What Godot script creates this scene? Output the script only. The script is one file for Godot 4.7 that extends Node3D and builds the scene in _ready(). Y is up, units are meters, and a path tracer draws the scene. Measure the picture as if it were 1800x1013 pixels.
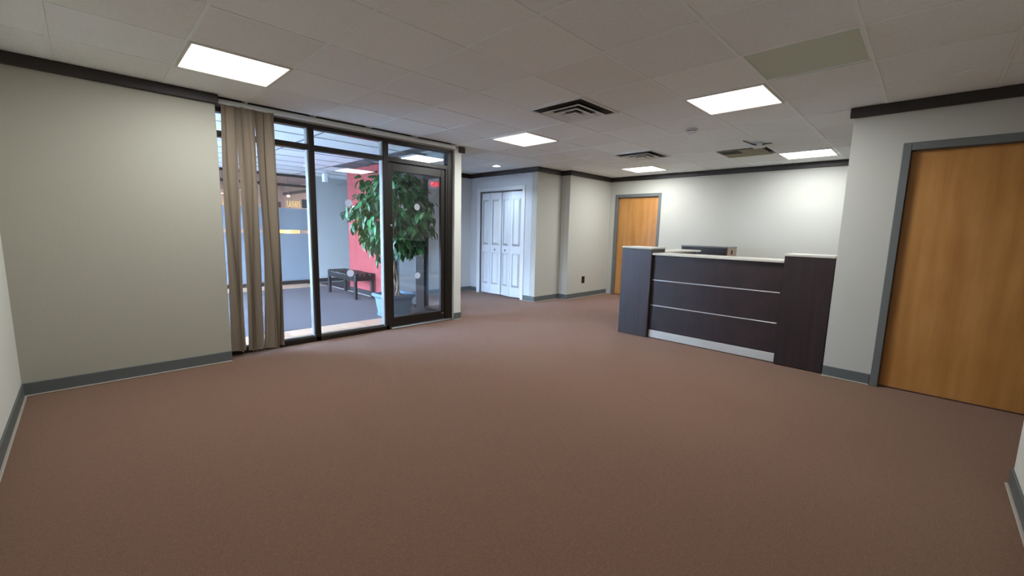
extends Node3D
# Plan axes: u = +x (towards the reception), v = -z (towards the glass shopfront), y up. Metres.

var rng := RandomNumberGenerator.new()
var M := {}
var used := {}

# ------------------------------------------------------------------ shapes
func P(u: float, y: float, v: float) -> Vector3:
	return Vector3(u, y, -v)

func mb() -> Dictionary:
	return {"v": PackedVector3Array(), "n": PackedVector3Array(), "t": PackedVector2Array()}

func tri(m: Dictionary, a: Vector3, b: Vector3, c: Vector3, n: Vector3, ta := Vector2.ZERO, tb := Vector2.ZERO, tc := Vector2.ZERO) -> void:
	if (b - a).cross(c - a).dot(n) > 0.0:
		var s := b; b = c; c = s
		var st := tb; tb = tc; tc = st
	m.v.append_array(PackedVector3Array([a, b, c])); m.n.append_array(PackedVector3Array([n, n, n])); m.t.append_array(PackedVector2Array([ta, tb, tc]))

func quad(m: Dictionary, a: Vector3, b: Vector3, c: Vector3, d: Vector3, n: Vector3) -> void:
	tri(m, a, b, c, n, Vector2(0, 1), Vector2(1, 1), Vector2(1, 0)); tri(m, a, c, d, n, Vector2(0, 1), Vector2(1, 0), Vector2(0, 0))

# a triangle with a normal of its own at each corner
func stri(m: Dictionary, p: Array, n: Array, t: Array) -> void:
	var mid: Vector3 = n[0] + n[1] + n[2]
	var o := [0, 1, 2]
	if (p[1] - p[0]).cross(p[2] - p[0]).dot(mid) > 0.0: o = [0, 2, 1]
	for k in o:
		m.v.append(p[k]); m.n.append(n[k]); m.t.append(t[k])

# a box with chamfered edges, given by its extents in u, y, v
func bx(m: Dictionary, u0: float, u1: float, y0: float, y1: float, v0: float, v1: float, b := 0.0, x := Transform3D()) -> Dictionary:
	var lo := Vector3(u0, y0, -v1); var hi := Vector3(u1, y1, -v0)
	var c := (lo + hi) / 2; var h := (hi - lo) / 2
	b = minf(b, minf(h.x, minf(h.y, h.z)) * 0.9)
	var f := func(s: Vector3, axis: int) -> Vector3:
		var q := Vector3(h.x - b, h.y - b, h.z - b); q[axis] = h[axis]
		return x * (c + q * s)
	for axis in 3:
		for s in [-1.0, 1.0]:
			var a1 := 2 if axis == 0 else (axis + 1) % 3; var a2 := 1 if axis == 0 else (axis + 2) % 3
			var ps := []
			for k in [[-1, -1], [1, -1], [1, 1], [-1, 1]]:
				var sg := Vector3.ZERO; sg[axis] = s; sg[a1] = k[0]; sg[a2] = k[1]
				ps.append(f.call(sg, axis))
			var n := Vector3.ZERO; n[axis] = s
			quad(m, ps[0], ps[1], ps[2], ps[3], x.basis * n)
	if b > 0.0:
		for axis in 3:
			var a1 := (axis + 1) % 3; var a2 := (axis + 2) % 3
			for s1 in [-1.0, 1.0]:
				for s2 in [-1.0, 1.0]:
					var g := Vector3.ZERO; g[a1] = s1; g[a2] = s2
					var g0 := g; g0[axis] = -1.0
					var g1 := g; g1[axis] = 1.0
					quad(m, f.call(g0, a1), f.call(g1, a1), f.call(g1, a2), f.call(g0, a2), x.basis * g.normalized())
		for sx in [-1.0, 1.0]:
			for sy in [-1.0, 1.0]:
				for sz in [-1.0, 1.0]:
					var g := Vector3(sx, sy, sz)
					tri(m, f.call(g, 0), f.call(g, 1), f.call(g, 2), x.basis * g.normalized())
	return m

# a surface of revolution about the axis through c; profile of (radius, height), smooth round
func lathe(m: Dictionary, c: Vector3, prof: Array, seg := 20, x := Basis()) -> Dictionary:
	for i in prof.size() - 1:
		var p: Vector2 = prof[i]; var q: Vector2 = prof[i + 1]
		var d := (q - p).normalized()
		for k in seg:
			var a0 := TAU * k / seg; var a1 := TAU * (k + 1) / seg
			var e0 := Vector3(cos(a0), 0, sin(a0)); var e1 := Vector3(cos(a1), 0, sin(a1))
			var n0 := x * (e0 * d.y - Vector3.UP * d.x); var n1 := x * (e1 * d.y - Vector3.UP * d.x)
			var A := c + x * (e0 * p.x + Vector3.UP * p.y); var B := c + x * (e1 * p.x + Vector3.UP * p.y)
			var C := c + x * (e1 * q.x + Vector3.UP * q.y); var D := c + x * (e0 * q.x + Vector3.UP * q.y)
			var z := Vector2.ZERO
			if p.x > 1e-6: stri(m, [A, B, C], [n0, n1, n1], [z, z, z])
			if q.x > 1e-6: stri(m, [A, C, D], [n0, n1, n0], [z, z, z])
	return m

# a round tube along points with a radius at each
func tube(m: Dictionary, pts: Array, rad: Array, seg := 8) -> Dictionary:
	var rings := []
	for i in pts.size():
		var d: Vector3 = (pts[mini(i + 1, pts.size() - 1)] - pts[maxi(i - 1, 0)]).normalized()
		var s := d.cross(Vector3(0.31, 0.2, 0.93)).normalized(); var t := d.cross(s)
		var ring := []
		for k in seg:
			var a := TAU * k / seg
			ring.append([pts[i] + (s * cos(a) + t * sin(a)) * rad[i], s * cos(a) + t * sin(a)])
		rings.append(ring)
	var z := Vector2.ZERO
	for i in pts.size() - 1:
		for k in seg:
			var a = rings[i][k]; var b = rings[i][(k + 1) % seg]; var c = rings[i + 1][(k + 1) % seg]; var d2 = rings[i + 1][k]
			stri(m, [a[0], b[0], c[0]], [a[1], b[1], c[1]], [z, z, z]); stri(m, [a[0], c[0], d2[0]], [a[1], c[1], d2[1]], [z, z, z])
	return m

func amesh(m: Dictionary, off := Vector3.ZERO) -> ArrayMesh:
	var vs: PackedVector3Array = m.v
	if off != Vector3.ZERO:
		for i in vs.size(): vs[i] -= off
	var a := []; a.resize(Mesh.ARRAY_MAX)
	a[Mesh.ARRAY_VERTEX] = vs; a[Mesh.ARRAY_NORMAL] = m.n; a[Mesh.ARRAY_TEX_UV] = m.t
	var am := ArrayMesh.new(); am.add_surface_from_arrays(Mesh.PRIMITIVE_TRIANGLES, a)
	return am

# ------------------------------------------------------------------ nodes
func numbered(called: String) -> String:
	if not used.has(called):
		used[called] = 0
		return called
	used[called] += 1
	return "%s_%03d" % [called, used[called]]

func tag(o: Node, label := "", category := "", group := "", kind := "") -> Node:
	if label: o.set_meta("label", label)
	if category: o.set_meta("category", category)
	if group: o.set_meta("group", group)
	if kind: o.set_meta("kind", kind)
	return o

func thing(called: String, label: String, category: String, at: Vector3, group := "", kind := "") -> Node3D:
	var o := Node3D.new(); o.name = numbered(called); o.position = at; add_child(o)
	tag(o, label, category, group, kind)
	return o

func gpos(n: Node3D) -> Vector3:
	return Vector3.ZERO if n == self else gpos(n.get_parent()) + n.position

# commits a shape given in world metres as one mesh under parent
func obj(called: String, m: Dictionary, mat: Material, parent: Node3D = self) -> MeshInstance3D:
	var o := MeshInstance3D.new()
	o.name = numbered(called) if parent == self else called
	if parent == self:
		var lo := Vector3.INF; var hi := -Vector3.INF
		for p in m.v: lo = lo.min(p); hi = hi.max(p)
		o.position = Vector3((lo.x + hi.x) / 2, lo.y, (lo.z + hi.z) / 2)
		o.mesh = amesh(m, o.position)
	else:
		o.mesh = amesh(m, gpos(parent))
	o.material_override = mat
	parent.add_child(o, true)
	return o

func put(called: String, mesh: Mesh, mat: Material, parent: Node3D, x: Transform3D) -> MeshInstance3D:
	var o := MeshInstance3D.new(); o.name = called; o.mesh = mesh; o.material_override = mat; o.transform = x
	parent.add_child(o, true)
	return o

func struct(called: String, m: Dictionary, mat: Material, label: String, category: String) -> MeshInstance3D:
	var o := obj(called, m, mat); tag(o, label, category, "", "structure")
	return o

# ------------------------------------------------------------------ materials
func std(c: Color, rough := 0.6, metal := 0.0, spec := 0.5) -> StandardMaterial3D:
	var s := StandardMaterial3D.new(); s.albedo_color = c; s.roughness = rough; s.metallic = metal; s.metallic_specular = spec
	return s

func noise_tex(freq: float, ramp: Array, size := 512, seed_ := 1, oct := 4, kind := FastNoiseLite.TYPE_SIMPLEX_SMOOTH) -> NoiseTexture2D:
	var n := FastNoiseLite.new(); n.noise_type = kind; n.frequency = freq; n.seed = seed_; n.fractal_octaves = oct
	var t := NoiseTexture2D.new(); t.width = size; t.height = size; t.seamless = true; t.noise = n
	if ramp.size():
		var g := Gradient.new(); g.offsets = PackedFloat32Array([0.0, 0.5, 1.0]); g.colors = PackedColorArray(ramp)
		t.color_ramp = g
	return t

# an even speckle that wraps round: random yarn tufts, softened a little
func speckle(size: int, dark: Color, light: Color, soft: int, seed_: int) -> ImageTexture:
	var g := RandomNumberGenerator.new(); g.seed = seed_
	var a := PackedFloat32Array(); a.resize(size * size)
	for i in a.size(): a[i] = g.randf()
	for pass_ in soft:
		var b := a.duplicate()
		for y in size:
			for x in size:
				b[y * size + x] = (a[y * size + x] * 2.0 + a[y * size + (x + 1) % size] + a[((y + 1) % size) * size + x] + a[((y + 1) % size) * size + (x + 1) % size]) / 5.0
		a = b
	var im := Image.create(size, size, false, Image.FORMAT_RGB8)
	var gain := 1.0 + 0.8 * soft
	for y in size:
		for x in size: im.set_pixel(x, y, dark.lerp(light, clampf((a[y * size + x] - 0.5) * gain + 0.5, 0.0, 1.0)))
	return ImageTexture.create_from_image(im)

func tri_map(s: StandardMaterial3D, scale: float) -> StandardMaterial3D:
	s.uv1_triplanar = true; s.uv1_world_triplanar = true; s.uv1_scale = Vector3(scale, scale, scale)
	return s

func painted(c: Color, seed_: int, rough := 0.85) -> StandardMaterial3D:
	var s := tri_map(std(c, rough, 0.0, 0.3), 2.2)
	s.heightmap_enabled = true; s.heightmap_scale = 0.04; s.heightmap_texture = noise_tex(0.09, [], 256, seed_, 3)
	return s

func glass(c: Color) -> StandardMaterial3D:
	var s := std(c, 0.0); s.transparency = BaseMaterial3D.TRANSPARENCY_ALPHA
	return s

func glow(c: Color, e: float) -> StandardMaterial3D:
	var s := std(c, 0.5); s.emission_enabled = true; s.emission = c; s.emission_energy_multiplier = e
	return s

func wood_image(w: int, h: int, base: Color, dark: Color, seed_: int, fine: float) -> ImageTexture:
	var n := FastNoiseLite.new(); n.seed = seed_; n.frequency = 0.012; n.fractal_octaves = 4
	var n2 := FastNoiseLite.new(); n2.seed = seed_ + 5; n2.frequency = 0.06; n2.fractal_octaves = 2
	var im := Image.create(w, h, false, Image.FORMAT_RGB8)
	for y in h:
		for x in w:
			var warp := n.get_noise_2d(x * 0.6, y * 0.12) * 18.0
			var a := n.get_noise_2d(x * 1.1 + warp, y * 0.09 + 300.0) * 0.6 + 0.42          # broad cathedral bands
			var b := n2.get_noise_2d(x * 4.0 + warp, y * 0.05) * fine                          # fine vertical streaks
			var k := n.get_noise_2d(x * 0.5 + 900.0, y * 0.35) * 0.28                         # blotches of stain
			im.set_pixel(x, y, base.lerp(dark, clampf(a + b + k, 0.0, 1.0)))
	return ImageTexture.create_from_image(im)

func materials() -> void:
	M.wall = painted(Color(0.735, 0.728, 0.69), 3)
	M.cream = painted(Color(0.67, 0.656, 0.602), 2)  # wall paint darkened to offset the bright lamp close to this wall
	M.wall_lightened = painted(Color(0.84, 0.84, 0.80), 8)  # wall paint lightened to bounce light upward and for brightly lit walls
	M.wall_daylit = painted(Color(0.79, 0.80, 0.81), 4)  # wall paint tinted and lightened for the blue daylight in the recess
	M.coral = painted(Color(0.555, 0.255, 0.26), 5)
	M.grey_wall = painted(Color(0.635, 0.635, 0.625), 6)
	M.trim = tri_map(std(Color(0.17, 0.145, 0.14), 0.5), 3.0)
	M.trim.heightmap_enabled = true; M.trim.heightmap_scale = 0.03; M.trim.heightmap_texture = noise_tex(0.05, [], 256, 11, 3)
	M.base = std(Color(0.36, 0.38, 0.375), 0.55)
	M.base_line = std(Color(0.66, 0.63, 0.58), 0.7)
	M.dark_base = std(Color(0.13, 0.125, 0.14), 0.5)
	var c := std(Color(0.415, 0.268, 0.218), 1.0, 0.0, 0.1)
	c.albedo_color = Color.WHITE
	c.albedo_texture = speckle(384, Color(0.415, 0.31, 0.252), Color(0.54, 0.415, 0.34), 2, 21)
	c.heightmap_enabled = true; c.heightmap_scale = 0.08; c.heightmap_texture = speckle(256, Color.BLACK, Color.WHITE, 2, 22)
	c.rim_enabled = true; c.rim = 0.25; c.rim_tint = 0.6
	M.carpet = tri_map(c, 3.7)
	var g := std(Color.WHITE, 1.0, 0.0, 0.1)
	g.albedo_texture = speckle(256, Color(0.36, 0.345, 0.355), Color(0.45, 0.435, 0.445), 2, 31)
	M.lobby_carpet = tri_map(g, 4.1)
	M.hall_carpet = std(Color(0.27, 0.26, 0.29), 1.0, 0.0, 0.1)
	var t := std(Color.WHITE, 0.95, 0.0, 0.2)
	t.albedo_texture = speckle(256, Color(0.945, 0.975, 0.985), Color(0.985, 1.0, 1.0), 3, 41)
	t.heightmap_enabled = true; t.heightmap_scale = 0.08; t.heightmap_texture = speckle(256, Color.BLACK, Color.WHITE, 4, 42)
	M.tile = tri_map(t, 1.6)
	M.tile_b = M.tile.duplicate(); M.tile_b.albedo_color = Color(0.975, 0.97, 0.965)
	M.tile_c = M.tile.duplicate(); M.tile_c.albedo_color = Color(0.985, 0.985, 0.99)
	M.grid = std(Color(0.95, 0.98, 0.985), 0.5)
	M.grid_grey = std(Color(0.50, 0.52, 0.55), 0.5)
	M.slab = std(Color(0.4, 0.4, 0.4), 0.9)
	M.bronze = std(Color(0.15, 0.125, 0.108), 0.38, 0.3)
	M.alu = std(Color(0.52, 0.53, 0.53), 0.4, 0.5)
	M.glass = glass(Color(0.85, 0.92, 0.95, 0.02))
	M.door_glass = glass(Color(0.12, 0.15, 0.16, 0.09))
	M.side_glass = glass(Color(0.55, 0.66, 0.70, 0.06))
	M.dot = std(Color(0.72, 0.72, 0.74), 0.7); M.dot.backlight_enabled = true; M.dot.backlight = Color(0.6, 0.6, 0.62)
	M.frame_grey = std(Color(0.40, 0.415, 0.41), 0.45)
	M.white = std(Color(0.86, 0.87, 0.88), 0.45)
	M.white_trim = std(Color(0.88, 0.885, 0.89), 0.4)
	M.door_wood = std(Color.WHITE, 0.36); M.door_wood.albedo_texture = wood_image(512, 1024, Color(0.76, 0.545, 0.30), Color(0.65, 0.435, 0.21), 51, 0.12)
	M.espresso = std(Color.WHITE, 0.42, 0.0, 0.5)
	M.espresso.albedo_texture = wood_image(512, 512, Color(0.195, 0.145, 0.145), Color(0.13, 0.095, 0.1), 61, 0.35)
	M.cap = std(Color(0.74, 0.72, 0.67), 0.4)
	M.kick = std(Color(0.76, 0.755, 0.73), 0.38, 0.2)
	M.strip = std(Color(0.80, 0.79, 0.78), 0.3, 0.6)
	M.lit_side = std(Color(0.55, 0.47, 0.40), 0.6)  # side face coloured lighter for the light it reflects
	M.grey_edge = std(Color(0.46, 0.46, 0.45), 0.5)
	M.black = std(Color(0.05, 0.05, 0.055), 0.5)
	M.black_soft = std(Color(0.045, 0.04, 0.048), 0.4)
	M.outlet = std(Color(0.08, 0.06, 0.055), 0.4)
	M.vane = tri_map(std(Color.WHITE, 0.9, 0.0, 0.2), 6.0)
	M.vane.albedo_texture = noise_tex(0.2, [Color(0.52, 0.465, 0.40), Color(0.575, 0.52, 0.455), Color(0.63, 0.575, 0.51)], 256, 71, 3)
	M.vane.backlight_enabled = true; M.vane.backlight = Color(0.34, 0.32, 0.3)
	M.leaf = []
	for k in [Color(0.11, 0.30, 0.135), Color(0.15, 0.39, 0.19), Color(0.21, 0.48, 0.27), Color(0.085, 0.23, 0.115)]:
		var lf := std(k, 0.36, 0.0, 0.5); lf.backlight_enabled = true; lf.backlight = Color(0.18, 0.32, 0.1); M.leaf.append(lf)
	M.bark = tri_map(std(Color.WHITE, 0.9), 5.0)
	M.bark.albedo_texture = noise_tex(0.05, [Color(0.36, 0.29, 0.22), Color(0.52, 0.44, 0.35), Color(0.64, 0.56, 0.46)], 256, 81, 4)
	M.pot = tri_map(std(Color(0.34, 0.435, 0.51), 0.7), 3.0)
	M.pot.heightmap_enabled = true; t.heightmap_scale = 0.08; t.heightmap_texture = speckle(256, Color.BLACK, Color.WHITE, 4, 42)
	M.soil = tri_map(std(Color.WHITE, 1.0), 7.0)
	M.soil.albedo_texture = noise_tex(0.1, [Color(0.17, 0.12, 0.09), Color(0.34, 0.27, 0.2), Color(0.52, 0.43, 0.33)], 256, 83, 4, FastNoiseLite.TYPE_CELLULAR)
	M.clay = []
	for k in [Color(0.74, 0.60, 0.49), Color(0.77, 0.635, 0.525), Color(0.72, 0.575, 0.47)]: M.clay.append(std(k, 0.5))
	M.grout = std(Color(0.55, 0.44, 0.37), 0.95)
	M.film = std(Color(0.47, 0.50, 0.53), 0.75); M.film.backlight_enabled = true; M.film.backlight = Color(0.4, 0.41, 0.43)
	M.gold = std(Color(0.90, 0.74, 0.46), 0.45, 0.15)
	M.panel = glow(Color(1, 0.985, 0.965), 3.0)
	M.led_frame = std(Color(0.86, 0.85, 0.82), 0.5)
	M.vent = std(Color(0.90, 0.92, 0.92), 0.45)
	M.vent_dark = std(Color(0.17, 0.18, 0.17), 0.8)
	var gr := std(Color(0.83, 0.88, 0.82), 0.75)
	gr.heightmap_enabled = true; gr.heightmap_scale = 0.1; gr.heightmap_texture = noise_tex(0.3, [], 256, 91, 1, FastNoiseLite.TYPE_CELLULAR)
	M.return_panel = tri_map(gr, 4.0)
	M.tan = std(Color(0.60, 0.575, 0.49), 0.8)
	M.chrome = std(Color(0.82, 0.82, 0.83), 0.2, 0.9)

# ------------------------------------------------------------------ set pieces
const CEIL := 2.44
const LOB := 2.40

func area_light(called: String, parent: Node3D, at: Vector3, size: float, e: float, c: Color) -> void:
	var l := AreaLight3D.new(); l.name = called; l.area_size = Vector2(size, size); l.light_energy = e; l.light_color = c
	l.area_range = 14.0; l.area_attenuation = 2.0; l.shadow_enabled = true
	l.position = at - gpos(parent); l.rotation_degrees = Vector3(-90, 0, 0)
	parent.add_child(l)

func led_panel(u: float, v: float, label: String, e: float) -> void:
	var t := thing("ceiling_light", label, "ceiling light", P(u, CEIL - 0.012, v), "square LED panels in the office ceiling")
	var f := mb()
	for s in [-1.0, 1.0]:
		bx(f, u - 0.305, u + 0.305, CEIL - 0.010, CEIL + 0.004, v + s * 0.296 - 0.009, v + s * 0.296 + 0.009, 0.003)
		bx(f, u + s * 0.296 - 0.009, u + s * 0.296 + 0.009, CEIL - 0.010, CEIL + 0.004, v - 0.287, v + 0.287, 0.003)
	obj("frame", f, M.led_frame, t)
	obj("diffuser", bx(mb(), u - 0.287, u + 0.287, CEIL - 0.004, CEIL + 0.002, v - 0.287, v + 0.287, 0.001), M.panel, t)
	area_light("panel_light", t, P(u, CEIL - 0.016, v), 0.56, e, Color(0.96, 0.985, 1.0))

func diffuser_vent(u: float, v: float, label: String) -> void:
	var t := thing("ceiling_vent", label, "air vent", P(u, CEIL - 0.03, v), "louvred supply vents")
	obj("back_plate", bx(mb(), u - 0.29, u + 0.29, CEIL - 0.002, CEIL + 0.006, v - 0.29, v + 0.29), M.vent_dark, t)
	var f := mb()
	for s in [-1.0, 1.0]:
		bx(f, u - 0.305, u + 0.305, CEIL - 0.012, CEIL, v + s * 0.294 - 0.011, v + s * 0.294 + 0.011, 0.003)
		bx(f, u + s * 0.294 - 0.011, u + s * 0.294 + 0.011, CEIL - 0.012, CEIL, v - 0.283, v + 0.283, 0.003)
	obj("frame", f, M.vent, t)
	# stepped square cones, each flaring outwards and down
	var k := 0
	for r in [0.222, 0.145, 0.072]:
		var m := mb()
		var up: float = CEIL - 0.004; var lo: float = CEIL - 0.030 - 0.006 * k
		var ri: float = r - 0.05; var th := 0.006
		for q in 4:
			var b := Basis(Vector3.UP, q * PI / 2)
			var c := P(u, 0, v)
			var f1 := func(rr: float, yy: float, side: float) -> Vector3: return c + b * Vector3(rr, yy, side * rr)
			var nn := b * Vector3(-0.5, -0.86, 0).normalized()
			quad(m, f1.call(ri, up, -1.0), f1.call(ri, up, 1.0), f1.call(r, lo, 1.0), f1.call(r, lo, -1.0), -nn)
			quad(m, f1.call(ri - th, up, -1.0), f1.call(ri - th, up, 1.0), f1.call(r - 0.022, lo, 1.0), f1.call(r - 0.022, lo, -1.0), nn)
			quad(m, f1.call(r, lo, -1.0), f1.call(r, lo, 1.0), f1.call(r - 0.022, lo - 0.001, 1.0), f1.call(r - 0.022, lo - 0.001, -1.0), Vector3.DOWN)
		obj("louver", m, M.vent, t)
		k += 1
	obj("center_plate", bx(mb(), u - 0.034, u + 0.034, CEIL - 0.05, CEIL - 0.046, v - 0.034, v + 0.034, 0.001), M.vent, t)

func baseboard(called: String, pieces: Array, label: String, dark := false) -> void:
	# pieces: [u0, u1, v0, v1, du, dv]: the board fills the rectangle; (du, dv) points into the room
	var m := mb(); var l := mb()
	for p in pieces:
		bx(m, p[0], p[1], 0.0, 0.1, p[2], p[3], 0.003)
		var e := 0.012
		bx(l, p[0] + minf(p[4], 0) * e, p[1] + maxf(p[4], 0) * e, 0.0, 0.009, p[2] + minf(p[5], 0) * e, p[3] + maxf(p[5], 0) * e, 0.003)
	var o := struct(called, m, M.dark_base if dark else M.base, label, "baseboard")
	tag(obj("edge_strip", l, M.base_line, o), "pale strip along the foot of the baseboard")

func metal_door(n: int, u: float, v0: float, v1: float, top: float, into: float, label: String) -> void:
	# a timber leaf in a grey steel frame, in a wall whose face is u; into = +1 when the leaf lies beyond it
	var t := thing("door_%d" % n, label, "door", P(u, 0, (v0 + v1) / 2), "", "structure")
	var w := 0.055
	var f := mb()
	bx(f, u - 0.014, u + 0.13, 0.0, top, v0, v0 + w, 0.004); bx(f, u - 0.014, u + 0.13, 0.0, top, v1 - w, v1, 0.004)
	bx(f, u - 0.014, u + 0.13, top - w - 0.008, top, v0 + w, v1 - w, 0.004)
	bx(f, u + 0.085, u + 0.13, 0.0, top - w, v0 + w, v0 + w + 0.014); bx(f, u + 0.085, u + 0.13, 0.0, top - w, v1 - w - 0.014, v1 - w)
	obj("frame", f, M.frame_grey, t)
	obj("leaf", bx(mb(), u + 0.040, u + 0.084, 0.012, top - w - 0.012, v0 + w + 0.003, v1 - w - 0.003, 0.002), M.door_wood, t)

func _ready() -> void:
	rng.seed = 7
	# ---- camera, sky, exposure
	var cam := Camera3D.new(); cam.name = "camera"
	cam.fov = 68.8655; cam.near = 0.02; cam.far = 200.0
	cam.transform = Transform3D(Basis(Vector3(0.7038751, 0.0232158, 0.7099443), Vector3(0.0800467, 0.9905068, -0.1117532), Vector3(-0.7057991, 0.1354892, 0.6953347)), Vector3(0, 1.3061, 0))
	add_child(cam); cam.current = true
	var env := Environment.new()
	var sky := Sky.new(); var sm := ProceduralSkyMaterial.new()
	sm.sky_top_color = Color(0.68, 0.82, 1.0); sm.sky_horizon_color = Color(0.76, 0.87, 1.0); sm.sky_curve = 0.2
	sm.ground_bottom_color = Color(0.34, 0.36, 0.38); sm.ground_horizon_color = Color(0.6, 0.66, 0.72)
	sm.sky_energy_multiplier = 5.6; sm.ground_energy_multiplier = 2.0
	sky.sky_material = sm
	env.background_mode = Environment.BG_SKY; env.sky = sky
	env.tonemap_mode = Environment.TONE_MAPPER_LINEAR; env.tonemap_exposure = 1.12
	env.sdfgi_enabled = true; env.ssao_enabled = true; env.ssil_enabled = true
	var we := WorldEnvironment.new(); we.name = "environment"; we.environment = env; add_child(we)
	var sun := DirectionalLight3D.new(); sun.name = "sun"; sun.light_color = Color(0.86, 0.94, 1.0); sun.light_energy = 10.0; sun.light_angular_distance = 0.6; sun.shadow_enabled = true
	sun.look_at_from_position(Vector3(9, 11, -2), Vector3(0, 0, 0), Vector3.UP); add_child(sun)       # high behind the building: it lights the pavement, not the rooms
	materials()
	shell()
	ceilings()
	doors()
	shopfront()
	lobby()
	beyond()
	desk()
	fittings()
	tree()

# ------------------------------------------------------------------ the room
func shell() -> void:
	var m := mb()
	bx(m, -0.6, 8.05, -0.12, 0.0, -1.8, 4.87); bx(m, 3.77, 8.05, -0.12, 0.0, 4.87, 7.1)
	struct("floor", m, M.carpet, "brown mauve office carpet covering the whole reception room", "carpet")
	struct("wall_left", bx(mb(), -0.55, 0.907, 0, CEIL, 4.653, 4.96, 0.004), M.cream, "cream wall darkened to offset lamp light between the room corner and the tan blinds", "wall")
	struct("wall_near_left", bx(mb(), -0.55, -0.416, 0, CEIL, -0.454, 4.653), M.wall_lightened, "pale wall meeting the cream blank wall in a corner", "wall")
	struct("wall_right", bx(mb(), -0.55, 3.419, 0, CEIL, -1.75, -0.454, 0.004), M.wall_lightened, "wall ending in a corner beside the large wooden door alcove", "wall")
	struct("wall_alcove", bx(mb(), 3.419, 5.1, 0, CEIL, -1.75, -1.6), M.wall_lightened, "wall at the end of the door alcove", "wall")
	m = mb()
	bx(m, 4.877, 5.01, 0, CEIL, 0.2, 0.602); bx(m, 4.877, 5.01, 0, CEIL, -1.6, -0.70); bx(m, 4.877, 5.01, 2.07, CEIL, -0.70, 0.2)
	struct("wall_door", m, M.wall, "pale wall around the large wooden door next to the desk", "wall")
	struct("wall_reception_end", bx(mb(), 5.01, 8.0, 0, CEIL, -1.05, -0.9), M.wall_lightened, "end wall of the reception area behind the wooden door wall", "wall")
	m = mb()
	bx(m, 7.882, 8.02, 0, CEIL, -1.0, 3.80); bx(m, 7.882, 8.02, 0, CEIL, 4.76, 5.03); bx(m, 7.882, 8.02, 2.06, CEIL, 3.80, 4.76)
	struct("wall_back", m, M.wall, "white back wall behind the dark reception desk", "wall")
	m = mb()
	bx(m, 6.477, 7.9, 0, CEIL, 4.907, 5.03, 0.003)
	bx(m, 6.477, 6.6, 0, CEIL, 5.03, 5.22)
	struct("wall_outlet", m, M.wall, "pale wall with the dark outlet, stepping out beside the closet", "wall")
	struct("wall_light_stop", bx(mb(), 8.03, 8.15, 0, CEIL, 3.6, 4.95), M.wall, "unseen wall added behind the rear wooden door to stop light leaking under it", "wall")  # unseen backing added to stop a light leak under the door
	struct("wall_closet_side", bx(mb(), 5.767, 6.477, 0, CEIL, 5.099, 5.22, 0.003), M.wall, "pale side wall of the closet, turned to the desk", "wall")
	m = mb()
	bx(m, 5.767, 5.88, 0, CEIL, 5.22, 5.462); bx(m, 5.767, 5.88, 0, CEIL, 6.642, 6.958); bx(m, 5.767, 5.88, 2.067, CEIL, 5.462, 6.642)
	struct("wall_closet_front", m, M.wall_daylit, "white wall tinted for blue daylight around the folding closet doors", "wall")
	struct("wall_closet_inside", bx(mb(), 6.45, 6.6, 0, CEIL, 5.22, 7.08), M.wall, "back wall inside the closet", "wall")
	struct("wall_recess", bx(mb(), 3.87, 6.45, 0, CEIL, 6.958, 7.08), M.wall_daylit, "grey white wall at the end of the recess beside the closet", "wall")
	struct("wall_post", bx(mb(), 3.685, 3.806, 0, CEIL, 4.80, 4.95, 0.003), M.wall_lightened, "narrow white wall post at the end of the glass shopfront", "wall")
	struct("wall_bulkhead", bx(mb(), 0.907, 3.685, 2.386, CEIL, 4.835, 4.96), M.wall, "narrow strip of wall above the glass shopfront", "wall")
	# dark crown trims
	var a := 2.356; var z := CEIL
	m = bx(mb(), -0.416, 0.93, a, z, 4.618, 4.653, 0.006)
	struct("trim_1", m, M.trim, "dark brown crown trim over the cream blank wall", "crown trim")
	struct("trim_2", bx(mb(), 4.838, 4.877, a, z, -1.6, 0.63, 0.006), M.trim, "dark crown trim above the large wooden door", "crown trim")
	m = bx(mb(), 7.845, 7.882, a, z, -0.9, 4.907, 0.005)
	struct("trim_3", m, M.trim, "dark crown trim running above the back wall", "crown trim")
	m = bx(mb(), 6.477, 7.845, a, z, 4.870, 4.907, 0.005); bx(m, 6.440, 6.477, a, z, 4.870, 5.099, 0.005)
	struct("trim_4", m, M.trim, "dark crown trim above the wall with the dark outlet", "crown trim")
	m = bx(mb(), 5.730, 6.440, a, z, 5.062, 5.099, 0.005); bx(m, 5.730, 5.767, a, z, 5.099, 6.958, 0.005)
	struct("trim_5", m, M.trim, "dark crown trim wrapping the closet corner", "crown trim")
	struct("trim_6", bx(mb(), 3.85, 5.730, a, z, 6.921, 6.958, 0.005), M.trim, "dark crown trim over the recess end wall", "crown trim")
	struct("trim_7", bx(mb(), 3.75, 3.852, a + 0.004, z, 4.770, 4.799, 0.008), M.trim, "short dark crown trim block capping the white wall post", "crown trim")
	# baseboards
	baseboard("baseboard_left", [[-0.416, 0.907, 4.643, 4.653, 0, -1]], "grey baseboard under the cream blank wall")
	baseboard("baseboard_near_left", [[-0.416, -0.406, -0.44, 4.643, 1, 0]], "grey baseboard under the near pale wall meeting the cream wall")
	baseboard("baseboard_right", [[-0.406, 3.429, -0.454, -0.444, 0, 1], [3.419, 3.429, -1.59, -0.454, 1, 0]], "grey baseboard at the wall corner before the door alcove")
	baseboard("baseboard_door_wall", [[4.867, 4.877, 0.256, 0.602, -1, 0], [4.867, 4.877, -1.6, -0.71, -1, 0]], "grey baseboard between the desk and the large wooden door")
	baseboard("baseboard_outlet", [[6.467, 7.882, 4.897, 4.907, 0, -1], [6.467, 6.477, 4.907, 5.099, -1, 0]], "grey baseboard under the dark wall outlet")
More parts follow.
